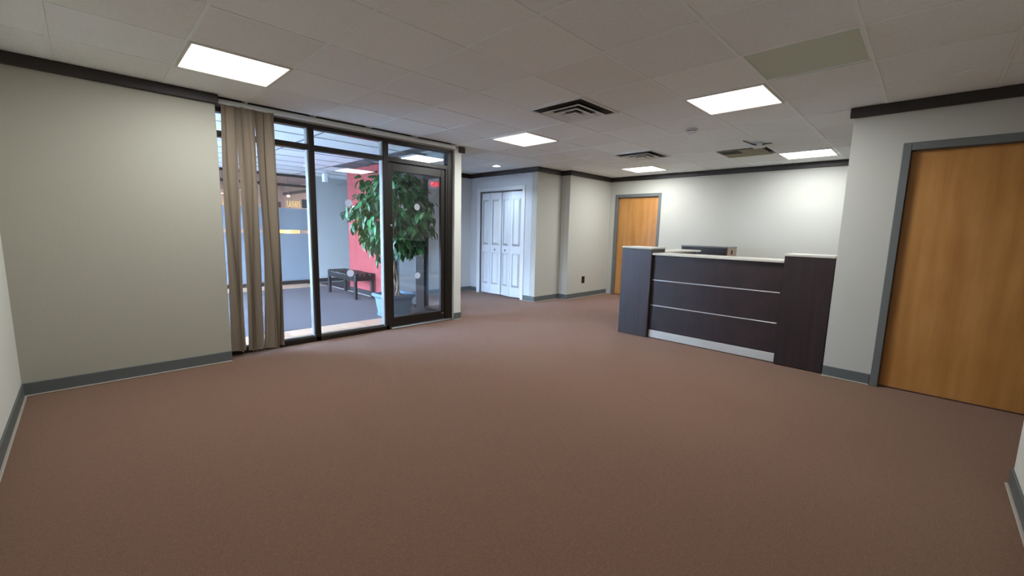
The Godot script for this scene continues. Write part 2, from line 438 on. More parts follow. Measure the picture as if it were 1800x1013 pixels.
	baseboard("baseboard_closet", [[5.757, 6.467, 5.089, 5.099, 0, -1], [5.757, 5.767, 5.099, 5.385, -1, 0], [5.757, 5.767, 6.736, 6.958, -1, 0]], "grey baseboard around the closet corner")
	baseboard("baseboard_recess", [[3.806, 5.757, 6.948, 6.958, 0, -1]], "grey baseboard at the end of the recess")
	baseboard("baseboard_back", [[7.872, 7.882, -0.9, 3.775, -1, 0]], "grey baseboard along the back wall behind the desk")
	baseboard("baseboard_post", [[3.68, 3.81, 4.790, 4.80, 0, -1]], "short grey baseboard at the foot of the white wall post")

func ceilings() -> void:
	# office: a grid of lay-in tiles, cells centred on (0.863 + 0.6205 i, 0.695 + 0.6125 j)
	var c := thing("ceiling", "pale suspended office ceiling of square tiles", "ceiling", P(3.7, CEIL, 2.5), "", "structure")
	var s := mb()
	bx(s, -0.7, 8.2, CEIL + 0.03, CEIL + 0.15, -1.9, 4.97); bx(s, 3.6, 8.2, CEIL + 0.03, CEIL + 0.15, 4.97, 7.2)
	obj("upper_slab", s, M.slab, c)
	var skip := {}
	for k in [[0, 5], [0, 1], [5, 1], [5, 5], [10, 1], [10, 5], [4, 3], [8, 4], [4, 0], [9, 2]]: skip[Vector2i(k[0], k[1])] = true
	var g := mb()
	var du := 0.6205; var dv := 0.6125; var w := 0.0095
	var full := amesh(bx(mb(), -du / 2 + w, du / 2 - w, 0.0, 0.02, -dv / 2 + w, dv / 2 - w, 0.0015))
	for i in range(-3, 12):
		for j in range(-4, 11):
			var u := 0.863 + du * i; var v := 0.695 + dv * j
			if v > 4.9 and u < 3.9: continue
			if u > 5.0 and v < -1.0: continue
			if u > 6.7 and v > 5.3 or u > 8.2 or u < -0.7: continue
			if skip.has(Vector2i(i, j)): continue
			var pick := rng.randi() % 3
			put("ceiling_tile", full, [M.tile, M.tile_b, M.tile_c][pick], c, Transform3D(Basis(), P(u, CEIL + rng.randf_range(0.001, 0.003), v) - c.position))
	for i in range(-2, 13):
		var u := 0.863 + du * (i - 0.5)
		bx(g, u - w, u + w, CEIL - 0.0015, CEIL + 0.03, -1.7 if u < 5.0 else -1.0, 4.84 if u < 3.8 else (7.05 if u < 6.5 else 5.0))
	for j in range(-3, 12):
		var v := 0.695 + dv * (j - 0.5)
		bx(g, (-0.5 if v < 4.84 else 3.9), (8.0 if v < 5.0 else 6.5), CEIL - 0.0012, CEIL + 0.03, v - w, v + w)
	obj("grid_bars", g, M.grid, c)
	# lobby: longer tiles between grey bars
	var l := thing("ceiling_lobby", "bluish suspended lobby ceiling with thin grey grid lines beyond the glass", "ceiling", P(1.5, LOB, 7.5), "", "structure")
	var ls := mb(); bx(ls, -1.4, 3.62, LOB + 0.03, LOB + 0.12, 4.98, 14.2); bx(ls, 3.62, 6.4, LOB + 0.03, LOB + 0.12, 7.2, 14.2)
	obj("upper_slab", ls, M.slab, l)
	var lg := mb()
	var lt := amesh(bx(mb(), -0.598, 0.598, 0.0, 0.02, -0.293, 0.293, 0.003))
	for i in range(-1, 6):
		for j in range(0, 9):
			var u := 0.25 + 1.22 * i; var v := 5.28 + 0.61 * j
			if u > 3.9 and v < 8.2: continue
			put("ceiling_tile", lt, [M.tile, M.tile_b, M.tile_c][rng.randi() % 3], l, Transform3D(Basis(), P(u, LOB + 0.0015, v) - l.position))
	for i in range(-1, 7):
		var u := 0.25 + 1.22 * (i - 0.5)
		bx(lg, u - w, u + w, LOB - 0.003, LOB + 0.03, 4.98 if u < 3.7 else 8.3, 10.1)
	for j in range(0, 10):
		var v := 5.28 + 0.61 * (j - 0.5)
		bx(lg, -1.0, 3.74 if v < 8.3 else 6.0, LOB - 0.0026, LOB + 0.03, v - w, v + w)
	obj("grid_bars", lg, M.grid_grey, l)

func doors() -> void:
	metal_door(1, 4.877, -0.712, 0.252, 2.103, 1.0, "large orange brown wooden door in a grey steel frame beside the desk")
	metal_door(2, 7.882, 3.780, 4.778, 2.094, 1.0, "wooden door in a grey frame in the back wall behind the desk")
	# folding closet doors
	var t := thing("door_3", "white folding closet doors with four panelled leaves and small knobs", "closet doors", P(5.767, 0, 6.05), "", "structure")
	var f := mb()
	bx(f, 5.752, 5.80, 0, 2.145, 5.388, 5.462, 0.005); bx(f, 5.752, 5.80, 0, 2.145, 6.642, 6.735, 0.005); bx(f, 5.752, 5.80, 2.067, 2.145, 5.462, 6.642, 0.005)
	obj("casing", f, M.white_trim, t)
	obj("track", bx(mb(), 5.80, 5.84, 2.045, 2.067, 5.462, 6.642), M.alu, t)
	var pts := [Vector2(5.808, 6.636), Vector2(5.775, 6.345), Vector2(5.806, 6.055), Vector2(5.806, 6.038), Vector2(5.758, 5.755), Vector2(5.806, 5.468)]
	for k in [[0, 1], [1, 2], [3, 4], [4, 5]]:
		var p: Vector2 = pts[k[0]]; var q: Vector2 = pts[k[1]]
		var a := P(p.x, 0, p.y); var b := P(q.x, 0, q.y)
		var ex := (b - a).normalized(); var ln := (b - a).length() - 0.004
		var ez := ex.cross(Vector3.UP)                        # towards the viewer or away
		if ez.x > 0: ez = -ez
		var x := Transform3D(Basis(ex, Vector3.UP, ez), a)
		# local frame: along the leaf, up, out of the face (v runs the other way in bx)
		var m := mb()
		bx(m, 0.002, ln, 0.02, 2.04, -0.0, 0.03, 0.003, x)
		var leaf := obj("leaf", m, M.white, t)
		var pm := mb()
		for r in [[0.22, 0.86], [1.02, 1.90]]:
			# raised panel with a sloped surround
			var x0 := 0.062; var x1: float = ln - 0.062
			var o := [Vector2(x0, r[0]), Vector2(x1, r[0]), Vector2(x1, r[1]), Vector2(x0, r[1])]
			var inn := [Vector2(x0 + 0.03, r[0] + 0.03), Vector2(x1 - 0.03, r[0] + 0.03), Vector2(x1 - 0.03, r[1] - 0.03), Vector2(x0 + 0.03, r[1] - 0.03)]
			for e in 4:
				var o0: Vector2 = o[e]; var o1: Vector2 = o[(e + 1) % 4]; var i0: Vector2 = inn[e]; var i1: Vector2 = inn[(e + 1) % 4]
				var w3 := func(q2: Vector2, d: float) -> Vector3: return x * Vector3(q2.x, q2.y, d)
				var mid := (i0 + i1) / 2 - (o0 + o1) / 2
				var nrm := (x.basis * Vector3(-mid.x, -mid.y, 0.03).normalized())
				quad(pm, w3.call(o0, 0.002), w3.call(o1, 0.002), w3.call(i1, 0.013), w3.call(i0, 0.013), nrm)
				var lip := (o0 - i0) * 0.28
				var lip1 := (o1 - i1) * 0.28
				quad(pm, w3.call(o0 + lip, 0.0015), w3.call(o1 + lip1, 0.0015), w3.call(o1, 0.009), w3.call(o0, 0.009), nrm)
				quad(pm, w3.call(o0, 0.009), w3.call(o1, 0.009), w3.call(o1 , 0.002), w3.call(o0, 0.002), -nrm)
			quad(pm, x * Vector3(inn[0].x, inn[0].y, 0.013), x * Vector3(inn[1].x, inn[1].y, 0.013), x * Vector3(inn[2].x, inn[2].y, 0.013), x * Vector3(inn[3].x, inn[3].y, 0.013), ez)
		obj("raised_panel", pm, M.white, leaf)
		if k[0] == 1 or k[0] == 3:
			var kx: float = ln * 0.5
			var kb := Basis(ex, ez, ex.cross(ez))
			obj("knob", lathe(mb(), x * Vector3(kx, 0.92, 0.0), [Vector2(0.006, 0.0), Vector2(0.006, 0.012), Vector2(0.014, 0.018), Vector2(0.016, 0.026), Vector2(0.010, 0.033), Vector2(0.0, 0.034)], 14, kb), M.alu, leaf)

func shopfront() -> void:
	var v := 4.847
	# window: left bay, middle bay, and the transom lights
	var w := thing("window_1", "dark bronze framed glass shopfront with transom panes beside the tan blinds", "window", P(1.8, 0, v + 0.05), "", "structure")
	var b := mb(); bx(b, 0.91, 2.68, 0.0, 0.055, v, v + 0.10, 0.003)
	obj("sill_bar", b, M.bronze, w)
	obj("sill_stop", bx(mb(), 0.96, 2.62, 0.055, 0.072, v + 0.035, v + 0.075, 0.002), M.alu, w)
	obj("head_bar", bx(mb(), 0.91, 3.685, 2.343, 2.386, v, v + 0.10, 0.003), M.bronze, w)
	obj("transom_bar", bx(mb(), 0.91, 1.765, 2.118, 2.172, v, v + 0.10, 0.003), M.bronze, w)
	obj("transom_bar", bx(mb(), 1.825, 2.63, 2.118, 2.172, v, v + 0.10, 0.003), M.bronze, w)
	obj("transom_bar", bx(mb(), 2.70, 3.60, 2.118, 2.172, v, v + 0.10, 0.003), M.bronze, w)
	for q in [[0.91, 0.945, 2.343], [1.768, 1.825, 2.343], [2.640, 2.705, 2.343], [3.60, 3.685, 2.343]]:
		obj("mullion", bx(mb(), q[0], q[1], 0.0, q[2], v, v + 0.09, 0.003), M.bronze, w)
	for u in [1.752, 2.622]:
		obj("pale_side_strip", bx(mb(), u, u + 0.016, 0.055, 2.343, v + 0.012, v + 0.085, 0.002), M.alu, w)  # pale strip stands for blue light reflected by the mullion side
	var gv := v + 0.052
	for q in [[0.945, 1.752, 0.06, 2.118], [1.825, 2.622, 0.06, 2.118], [0.945, 1.752, 2.172, 2.343], [1.825, 2.622, 2.172, 2.343], [2.705, 3.60, 2.172, 2.343]]:
		obj("pane", bx(mb(), q[0], q[1], q[2], q[3], gv, gv + 0.006), M.glass, w)
	for y in [1.581, 0.755]:
		obj("safety_dot", lathe(mb(), P(2.208, y, gv - 0.0005), [Vector2(0.0, 0.0015), Vector2(0.042, 0.0015), Vector2(0.043, 0.0)], 28, Basis(Vector3.RIGHT, PI / 2)), M.dot, w)
	# glazed door
	var d := thing("door_4", "dark bronze glass door with frosted safety dots, tree behind it", "glass door", P(3.15, 0, v + 0.05), "", "structure")
	obj("stile", bx(mb(), 2.706, 2.757, 0.03, 2.105, v + 0.012, v + 0.062, 0.003), M.bronze, d)
	obj("stile", bx(mb(), 3.498, 3.56, 0.03, 2.105, v + 0.012, v + 0.062, 0.003), M.bronze, d)
	obj("rail", bx(mb(), 2.757, 3.498, 2.008, 2.105, v + 0.012, v + 0.062, 0.003), M.bronze, d)
	obj("rail", bx(mb(), 2.757, 3.498, 0.03, 0.148, v + 0.012, v + 0.062, 0.003), M.bronze, d)
	obj("pane", bx(mb(), 2.757, 3.498, 0.148, 2.008, v + 0.034, v + 0.040), M.door_glass, d)
	obj("jamb", bx(mb(), 3.568, 3.60, 0.0, 2.118, v + 0.004, v + 0.09, 0.003), M.bronze, d)
	obj("threshold", bx(mb(), 2.70, 3.66, 0.0, 0.022, v - 0.03, v + 0.10, 0.006), M.alu, d)
	for y in [1.585, 0.673]:
		obj("safety_dot", lathe(mb(), P(3.128, y, v + 0.0335), [Vector2(0.0, 0.0015), Vector2(0.042, 0.0015), Vector2(0.043, 0.0)], 28, Basis(Vector3.RIGHT, PI / 2)), M.dot, d)
	obj("lock", lathe(mb(), P(2.733, 1.335, v + 0.012), [Vector2(0.0, 0.014), Vector2(0.012, 0.014), Vector2(0.017, 0.008), Vector2(0.019, 0.0)], 18, Basis(Vector3.RIGHT, PI / 2)), M.chrome, d)
	obj("pivot_plate", bx(mb(), 3.51, 3.535, 0.105, 0.118, v + 0.008, v + 0.013, 0.002), M.chrome, d)
	# vertical blind, drawn to the left
	var t := thing("vertical_blind", "tan fabric vertical blind bunched against the cream wall", "blind", P(1.17, 0.02, 4.74))
	obj("headrail", bx(mb(), 0.935, 3.66, 2.392, 2.438, 4.748, 4.80, 0.006), M.alu_rail if M.has("alu_rail") else M.grid, t)
	# top and bottom (u, v) of each vane, its width, its turn at the top and at the bottom
	var vanes := [[1.020, 4.735, 0.960, 4.72, 0.105, 14, 38, 0.0], [1.052, 4.755, 1.030, 4.69, 0.10, -20, -58, -0.01],
		[1.130, 4.745, 1.090, 4.69, 0.105, 25, 66, 0.01], [1.165, 4.725, 1.135, 4.68, 0.105, -30, -8, 0.01], [1.198, 4.755, 1.180, 4.70, 0.10, 30, 68, -0.01],
		[1.285, 4.75, 1.225, 4.71, 0.10, -12, -52, 0.02], [1.318, 4.735, 1.280, 4.70, 0.115, 22, 34, 0.022], [1.358, 4.76, 1.330, 4.70, 0.10, -28, -62, -0.005], [1.368, 4.73, 1.358, 4.68, 0.09, 48, 80, 0.0]]
	for q in vanes:
		var m := mb()
		var rows := 22; var cols := 6
		var grid := []
		for i in rows + 1:
			var k := float(i) / rows
			var y := lerpf(2.392, 0.020 + 0.045 * absf(sin(q[0] * 91.0)), k)
			var bow: float = sin(k * PI) * q[7] * 1.5 + sin(k * 6.0 + q[0] * 40.0) * 0.004
			var cu: float = lerpf(q[0], q[2], k) + bow; var cv: float = lerpf(q[1], q[3], k) + sin(k * 4.0 + q[0] * 30.0) * 0.006
			var ang: float = deg_to_rad(lerpf(q[5], q[6], smoothstep(0.0, 1.0, k)) + 10.0 * sin(k * 5.0 + q[0] * 60.0))
			var row := []
			for j in cols + 1:
				var s := float(j) / cols - 0.5
				var along: float = s * q[4]; var curve := -0.024 * (1.0 - 4.0 * s * s)
				row.append(P(cu + along * cos(ang) - curve * sin(ang), y, cv - along * sin(ang) - (-curve) * cos(ang) * -1.0))
			grid.append(row)
		for i in rows:
			for j in cols:
				var a: Vector3 = grid[i][j]; var b2: Vector3 = grid[i][j + 1]; var c: Vector3 = grid[i + 1][j + 1]; var d2: Vector3 = grid[i + 1][j]
				var n := (b2 - a).cross(d2 - a).normalized()
				if n.z < 0: n = -n
				quad(m, a, b2, c, d2, n)
		obj("vane", m, M.vane, t)

func lobby() -> void:
	struct("floor_lobby", bx(mb(), -1.4, 3.75, -0.12, -0.001, 5.56, 9.38), M.lobby_carpet, "blue grey carpet of the lobby beyond the glass", "carpet")
	struct("floor_hall", bx(mb(), 3.75, 6.3, -0.12, -0.002, 8.3, 10.1), M.hall_carpet, "dark carpet of the side hall beyond the coral wall", "carpet")
	tag(obj("transition_strip", bx(mb(), 3.735, 3.755, -0.001, 0.006, 8.352, 9.40, 0.002), M.base_line), "pale strip on the lobby floor where the side hall begins", "floor strip", "", "structure")
	var k := 0
	for r in [[4.955, 5.565, "floor_tiles_near", "row of beige floor tiles just behind the glass shopfront"], [9.375, 10.02, "floor_tiles_far", "row of beige floor tiles before the frosted shop window"]]:
		var t := thing(r[2], r[3], "tiles", P(1.5, 0, (r[0] + r[1]) / 2), "", "structure")
		obj("grout", bx(mb(), -1.4, 3.75, -0.12, -0.008, r[0], r[1]), M.grout, t)
		var d: float = (r[1] - r[0]) / 2.0
		var mesh := amesh(bx(mb(), -0.1505, 0.1505, -0.012, 0.0, -d / 2 + 0.003, d / 2 - 0.003, 0.002))
		for i in 16:
			for j in 2:
				var u := -0.96 + 0.307 * i
				if u > 3.6: continue
				put("tile", mesh, M.clay[rng.randi() % 3], t, Transform3D(Basis(), P(u, -0.0005, r[0] + d * (j + 0.5)) - t.position))
		k += 1
	struct("wall_coral", bx(mb(), 3.75, 3.87, 0, LOB + 0.02, 6.62, 8.35, 0.003), M.coral, "coral red lobby wall behind the black bench", "wall")
	struct("wall_hall_near", bx(mb(), 3.87, 6.3, 0, LOB + 0.02, 8.2, 8.35), M.grey_wall, "hidden near wall of the side hall", "wall")
	struct("wall_hall_end", bx(mb(), 6.15, 6.3, 0, LOB + 0.02, 8.35, 10.03), M.grey_wall, "end wall of the side hall", "wall")
	struct("wall_lobby_far", bx(mb(), 3.72, 6.3, 0, LOB + 0.02, 10.03, 10.15, 0.003), M.grey_wall, "blue grey far wall between the frosted window and the coral wall", "wall")
	baseboard("baseboard_coral", [[3.74, 3.75, 6.65, 8.35, -1, 0]], "dark baseboard under the coral wall", true)
	baseboard("baseboard_lobby_far", [[3.74, 6.2, 10.02, 10.03, 0, -1]], "black baseboard under the blue grey far wall", true)
	# glazed side partition between lobby and recess
	var w := thing("window_2", "dark framed glass side partition of the lobby behind the tree", "window", P(3.79, 0, 5.8), "", "structure")
	obj("sill_bar", bx(mb(), 3.75, 3.83, 0.0, 0.065, 4.95, 5.66, 0.003), M.bronze, w)
	obj("sill_bar", bx(mb(), 3.75, 3.83, 0.0, 0.065, 5.93, 6.56, 0.003), M.bronze, w)
	obj("mullion", bx(mb(), 3.745, 3.835, 0.0, LOB, 5.66, 5.90, 0.003), M.bronze, w)
	obj("pale_side_strip", bx(mb(), 3.76, 3.82, 0.065, 2.06, 5.90, 5.93, 0.003), M.alu, w)
	obj("mullion", bx(mb(), 3.75, 3.83, 0.0, LOB, 6.56, 6.62, 0.003), M.bronze, w)
	obj("transom_bar", bx(mb(), 3.75, 3.83, 2.06, 2.18, 4.95, 5.66, 0.003), M.bronze, w)
	obj("transom_bar", bx(mb(), 3.75, 3.83, 2.06, 2.18, 5.90, 6.56, 0.003), M.bronze, w)
	obj("head_bar", bx(mb(), 3.75, 3.83, 2.31, LOB + 0.04, 4.95, 5.66, 0.003), M.frame_grey, w)
	obj("head_bar", bx(mb(), 3.75, 3.83, 2.31, LOB + 0.04, 5.90, 6.56, 0.003), M.frame_grey, w)
	for q in [[4.95, 5.66, 0.065, 2.06], [5.93, 6.56, 0.065, 2.06], [4.95, 5.66, 2.18, 2.31], [5.90, 6.56, 2.18, 2.31]]:
		obj("pane", bx(mb(), 3.787, 3.793, q[2], q[3], q[0], q[1]), M.side_glass, w)
	# bench
	var b := thing("bench", "black padded bench with four square legs against the coral wall", "bench", P(3.53, 0, 7.86))
	obj("seat_frame", bx(mb(), 3.345, 3.715, 0.33, 0.42, 7.26, 8.46, 0.012), M.black_soft, b)
	var cu := mb(); var tn := 4; var tm := 12
	for i in tn:
		for j in tm:
			var u0 := 3.342 + 0.376 * i / tn; var v0 := 7.256 + 1.208 * j / tm
			bx(cu, u0 + 0.001, u0 + 0.376 / tn - 0.001, 0.40, 0.462, v0 + 0.001, v0 + 1.208 / tm - 0.001, 0.018)
	obj("tufted_cushion", cu, M.black_soft, b)
	for u in [3.345, 3.662]:
		for v in [7.262, 8.404]:
			obj("leg", bx(mb(), u, u + 0.053, 0.0, 0.335, v, v + 0.053, 0.006), M.black_soft, b)
	# small wall notice
	var n := thing("wall_notice", "small white notice with a dark blue picture on the coral wall", "notice", P(3.745, 1.44, 8.12))
	obj("sheet", bx(mb(), 3.742, 3.749, 1.44, 1.71, 8.03, 8.21, 0.002), M.white, n)
	obj("picture", bx(mb(), 3.740, 3.743, 1.49, 1.60, 8.06, 8.17, 0.001), std(Color(0.10, 0.17, 0.33), 0.5), n)
	# white box lamp hanging at the lobby ceiling
	var e := thing("box_fixture", "small white box fixture hanging at the lobby ceiling before the grey wall", "fixture", P(3.55, 2.19, 8.9))
	obj("housing", bx(mb(), 3.50, 3.585, 2.20, 2.37, 8.86, 8.97, 0.012), M.white, e)
	obj("bracket", bx(mb(), 3.53, 3.555, 2.36, LOB, 8.90, 8.93, 0.003), M.white, e)
	obj("side_cap", bx(mb(), 3.583, 3.60, 2.23, 2.32, 8.88, 8.95, 0.004), M.grey_edge, e)
	# warm recessed lamp
	var r := thing("recessed_light", "warm recessed lobby downlight beyond the glass", "ceiling light", P(3.0, LOB - 0.01, 8.35))
	obj("ring", lathe(mb(), P(3.0, LOB, 8.35), [Vector2(0.075, 0.0), Vector2(0.095, -0.004), Vector2(0.09, -0.01), Vector2(0.07, -0.004)], 24), M.white, r)
	obj("lens", lathe(mb(), P(3.0, LOB - 0.004, 8.35), [Vector2(0.0, 0.0), Vector2(0.072, 0.001), Vector2(0.072, 0.004)], 24), glow(Color(1.0, 0.80, 0.55), 2.2), r)
	var sp := SpotLight3D.new(); sp.name = "lamp"; sp.light_color = Color(1, 0.82, 0.6); sp.light_energy = 1.0; sp.spot_angle = 60; sp.spot_range = 12; sp.light_size = 0.06; sp.shadow_enabled = true
	sp.position = P(3.0, LOB - 0.03, 8.35) - r.position; sp.rotation_degrees = Vector3(-90, 0, 0); r.add_child(sp)
	# daylit outer glazing of the lobby
	var o := thing("window_3", "daylit outer glazing of the lobby out of sight behind the cream wall", "window", P(-1.05, 0, 7.5), "", "structure")
	for q in [4.96, 6.2, 7.45, 8.7, 9.96]:
		obj("mullion", bx(mb(), -1.10, -1.0, 0, LOB, q, q + 0.06, 0.003), M.bronze, o)
	obj("head_bar", bx(mb(), -1.10, -1.0, 2.33, LOB + 0.02, 4.96, 10.03, 0.003), M.bronze, o)
	obj("sill_bar", bx(mb(), -1.10, -1.0, 0.0, 0.06, 4.96, 10.03, 0.003), M.bronze, o)
	for q in [[5.02, 6.2], [6.26, 7.45], [7.51, 8.7], [8.76, 9.96]]:
		obj("pane", bx(mb(), -1.056, -1.05, 0.06, 2.33, q[0], q[1]), M.glass, o)
	struct("pavement", bx(mb(), -30.0, -1.4, -0.3, -0.03, -10.0, 25.0), std(Color(0.72, 0.72, 0.71), 0.9), "light concrete pavement outside the lobby", "pavement")

func beyond() -> void:
	# the frosted shop window at the far side of the lobby and the shop behind it
	var v := 10.03
	var w := thing("window_4", "frosted shop window with LASHES lettering across the lobby", "window", P(3.2, 0, v + 0.04), "", "structure")
	obj("sill_bar", bx(mb(), -1.0, 3.72, 0.0, 0.068, v, v + 0.1, 0.003), M.bronze, w)
	obj("head_bar", bx(mb(), -1.0, 3.72, 2.352, LOB + 0.02, v, v + 0.1, 0.003), M.black, w)
	obj("transom_bar", bx(mb(), -1.0, 3.66, 2.145, 2.195, v, v + 0.1, 0.003), M.bronze, w)
	for q in [[3.655, 3.72], [2.78, 2.84], [1.72, 1.78], [0.66, 0.72], [-0.4, -0.34]]:
		obj("mullion", bx(mb(), q[0], q[1], 0.068, 2.352, v, v + 0.09, 0.003), M.bronze, w)
	for q in [[2.84, 3.655], [1.78, 2.78], [0.72, 1.72], [-0.34, 0.66]]:
		obj("pane", bx(mb(), q[0], q[1], 0.068, 2.352, v + 0.05, v + 0.056), M.glass, w)
		obj("frosted_film", bx(mb(), q[0], q[1], 0.085, 1.135, v + 0.044, v + 0.049), M.film, w)
		obj("frosted_film", bx(mb(), q[0], q[1], 1.20, 1.675, v + 0.044, v + 0.049), M.film, w)
	# frosted letters cut into the clear band
	var band := mb()
	for q in [3.19, 3.235, 3.285, 3.34, 3.395, 3.445]: bx(band, q, q + 0.012 + 0.02 * fmod(q * 37.0, 1.0), 1.14, 1.195, v + 0.044, v + 0.049, 0.001)
	obj("frosted_lettering", band, M.film, w)
	var tx := TextMesh.new(); tx.text = "LASHES"; tx.font_size = 64; tx.pixel_size = 0.0030; tx.depth = 0.015
	var sf := SystemFont.new(); sf.font_names = PackedStringArray(["Droid Sans"]); sf.font_weight = 700; tx.font = sf
	var lt := put("lettering", tx, M.gold, w, Transform3D(Basis().scaled(Vector3(0.42, 0.95, 1.0)), P(3.300, 1.770, v + 0.035) - w.position))
	tag(lt, "gold capital letters LASHES")
	# shop interior
	struct("floor_shop", bx(mb(), -1.4, 6.3, -0.12, 0.0, 10.15, 14.0), M.lobby_carpet, "floor of the shop behind the frosted window", "carpet")
	var beige := painted(Color(0.74, 0.665, 0.61), 9)
	struct("wall_shop_back", bx(mb(), -1.4, 6.3, 0, LOB + 0.02, 13.4, 13.55), beige, "beige back wall of the shop behind the frosted window", "wall")
	struct("wall_shop_side", bx(mb(), 4.15, 4.3, 0, LOB + 0.02, 10.15, 13.4), beige, "beige side wall of the shop behind the frosted window", "wall")
	struct("wall_shop_outer", bx(mb(), -1.4, -1.2, 0, LOB + 0.02, 10.03, 13.4), beige, "outer wall of the shop behind the frosted window", "wall")
	struct("ceiling_shop", bx(mb(), -1.4, 4.3, LOB + 0.0, LOB + 0.03, 10.15, 13.4), painted(Color(0.62, 0.60, 0.63), 10), "lilac grey ceiling of the shop behind the frosted window", "ceiling")
	struct("trim_8", bx(mb(), 4.11, 4.15, 2.16, 2.235, 10.16, 13.4, 0.004), std(Color(0.26, 0.2, 0.17), 0.6), "dark wooden rail on the side wall inside the shop", "trim")
	var d := thing("wall_picture", "dark square picture beside the gold lettering in the shop", "picture", P(2.99, 1.70, 10.25), "dark pictures in the shop")
	obj("canvas", bx(mb(), 2.93, 3.115, 1.69, 1.815, 10.30, 10.33, 0.004), std(Color(0.12, 0.06, 0.09), 0.6), d)
	var d2 := thing("wall_picture", "dark grey screen at the far end of the gold lettering in the shop", "picture", P(3.6, 1.70, 10.25), "dark pictures in the shop")
	obj("canvas", bx(mb(), 3.53, 3.72, 1.70, 1.90, 10.22, 10.25, 0.004), std(Color(0.17, 0.15, 0.17), 0.6), d2)
	var g := thing("display_counter", "shop counter with a warm yellow lamp strip glowing through the clear window band", "counter", P(3.25, 0.0, 10.6))
	obj("body", bx(mb(), 3.0, 3.6, 0.0, 1.06, 10.45, 10.9, 0.01), std(Color(0.45, 0.33, 0.38), 0.6), g)
	obj("diffuser", bx(mb(), 3.09, 3.55, 1.08, 1.24, 10.48, 10.52, 0.01), glow(Color(1.0, 0.76, 0.36), 1.6), g)
	obj("housing", bx(mb(), 3.07, 3.57, 1.06, 1.26, 10.521, 10.56, 0.006), M.black, g)
	var ol := OmniLight3D.new(); ol.name = "lamp"; ol.light_color = Color(1, 0.8, 0.5); ol.light_energy = 0.35; ol.omni_range = 8.0; ol.light_size = 0.1; ol.shadow_enabled = true
	ol.position = P(3.3, 1.16, 10.40) - g.position; g.add_child(ol)
	var c := thing("ceiling_lamp", "small shiny ceiling lamp inside the shop above the lettering", "ceiling light", P(3.37, 1.98, 10.6))
	obj("globe", lathe(mb(), P(3.37, 1.97, 10.6), [Vector2(0.0, -0.03), Vector2(0.03, -0.02), Vector2(0.04, 0.0), Vector2(0.03, 0.025), Vector2(0.008, 0.03)], 18), glow(Color(1, 0.93, 0.85), 0.7), c)
	obj("stem", tube(mb(), [P(3.37, 1.995, 10.6), P(3.37, LOB, 10.6)], [0.006, 0.006]), M.alu, c)
	var sl := thing("added_shop_light", "unseen ceiling panel added to light the shop interior", "ceiling light", P(1.8, LOB - 0.01, 11.8))  # unseen panel added to brighten the shop
	obj("diffuser", bx(mb(), 1.5, 2.1, LOB - 0.012, LOB - 0.002, 11.5, 12.1, 0.002), glow(Color(1, 0.9, 0.78), 2.0), sl)
	area_light("panel_light", sl, P(1.8, LOB - 0.02, 11.8), 0.56, 14.0, Color(1, 0.88, 0.76))

func desk() -> void:
	var t := thing("reception_desk", "dark espresso reception desk with pale caps and two metal lines", "desk", P(5.1, 0, 1.72))
	for q in [[0.614, 1.020], [2.426, 2.836]]:
		var tw := obj("tower", bx(mb(), 4.908, 5.268, 0.006, 1.116, q[0], q[1], 0.003), M.espresso, t)
		obj("cap", bx(mb(), 4.903, 5.273, 1.116, 1.139, q[0] - 0.004, q[1] + 0.004, 0.003), M.cap, tw)
	for q in [[0.104, 0.413], [0.425, 0.731], [0.743, 1.044]]:
		obj("front_panel", bx(mb(), 4.950, 4.972, q[0], q[1], 1.021, 2.425, 0.002), M.espresso, t)
	for y in [0.413, 0.731]:
		obj("metal_line", bx(mb(), 4.946, 4.960, y, y + 0.012, 1.035, 2.418, 0.003), M.strip, t)
	obj("carcass", bx(mb(), 4.973, 5.22, 0.02, 1.046, 1.021, 2.425), M.espresso, t)
	obj("kick_plate", bx(mb(), 4.944, 4.968, 0.010, 0.102, 1.024, 2.422, 0.002), M.kick, t)
	obj("counter_top", bx(mb(), 4.912, 5.268, 1.046, 1.072, 1.022, 2.424, 0.004), M.cap, t)
	obj("work_surface", bx(mb(), 5.22, 5.85, 0.715, 0.742, 0.66, 2.45, 0.003), M.espresso, t)
	obj("return_panel", bx(mb(), 5.27, 6.50, 0.0, 1.052, 2.50, 2.80, 0.003), M.espresso, t)
	obj("return_top", bx(mb(), 5.27, 6.53, 1.052, 1.079, 2.445, 2.815, 0.006), M.cap, t)
	# cabinet behind the desk
	var c := thing("storage_cabinet", "low dark cabinet with a grey top edge behind the desk counter", "cabinet", P(7.2, 0, 2.58))
	obj("body", bx(mb(), 7.0, 7.42, 0.0, 1.108, 2.235, 2.945, 0.003), M.espresso, c)
	obj("top", bx(mb(), 6.99, 7.425, 1.108, 1.132, 2.218, 2.95, 0.003), M.grey_edge, c)
	var sd := obj("side_panel", bx(mb(), 7.0, 7.42, 0.0, 1.108, 2.220, 2.2345, 0.003), M.lit_side, c)
	tag(sd, "side panel coloured lighter for the light it reflects")
	obj("grommet", lathe(mb(), P(7.19, 1.045, 2.2205), [Vector2(0.0, 0.002), Vector2(0.022, 0.002), Vector2(0.034, 0.006), Vector2(0.04, 0.0)], 20, Basis(Vector3.RIGHT, PI / 2)), M.black, sd)

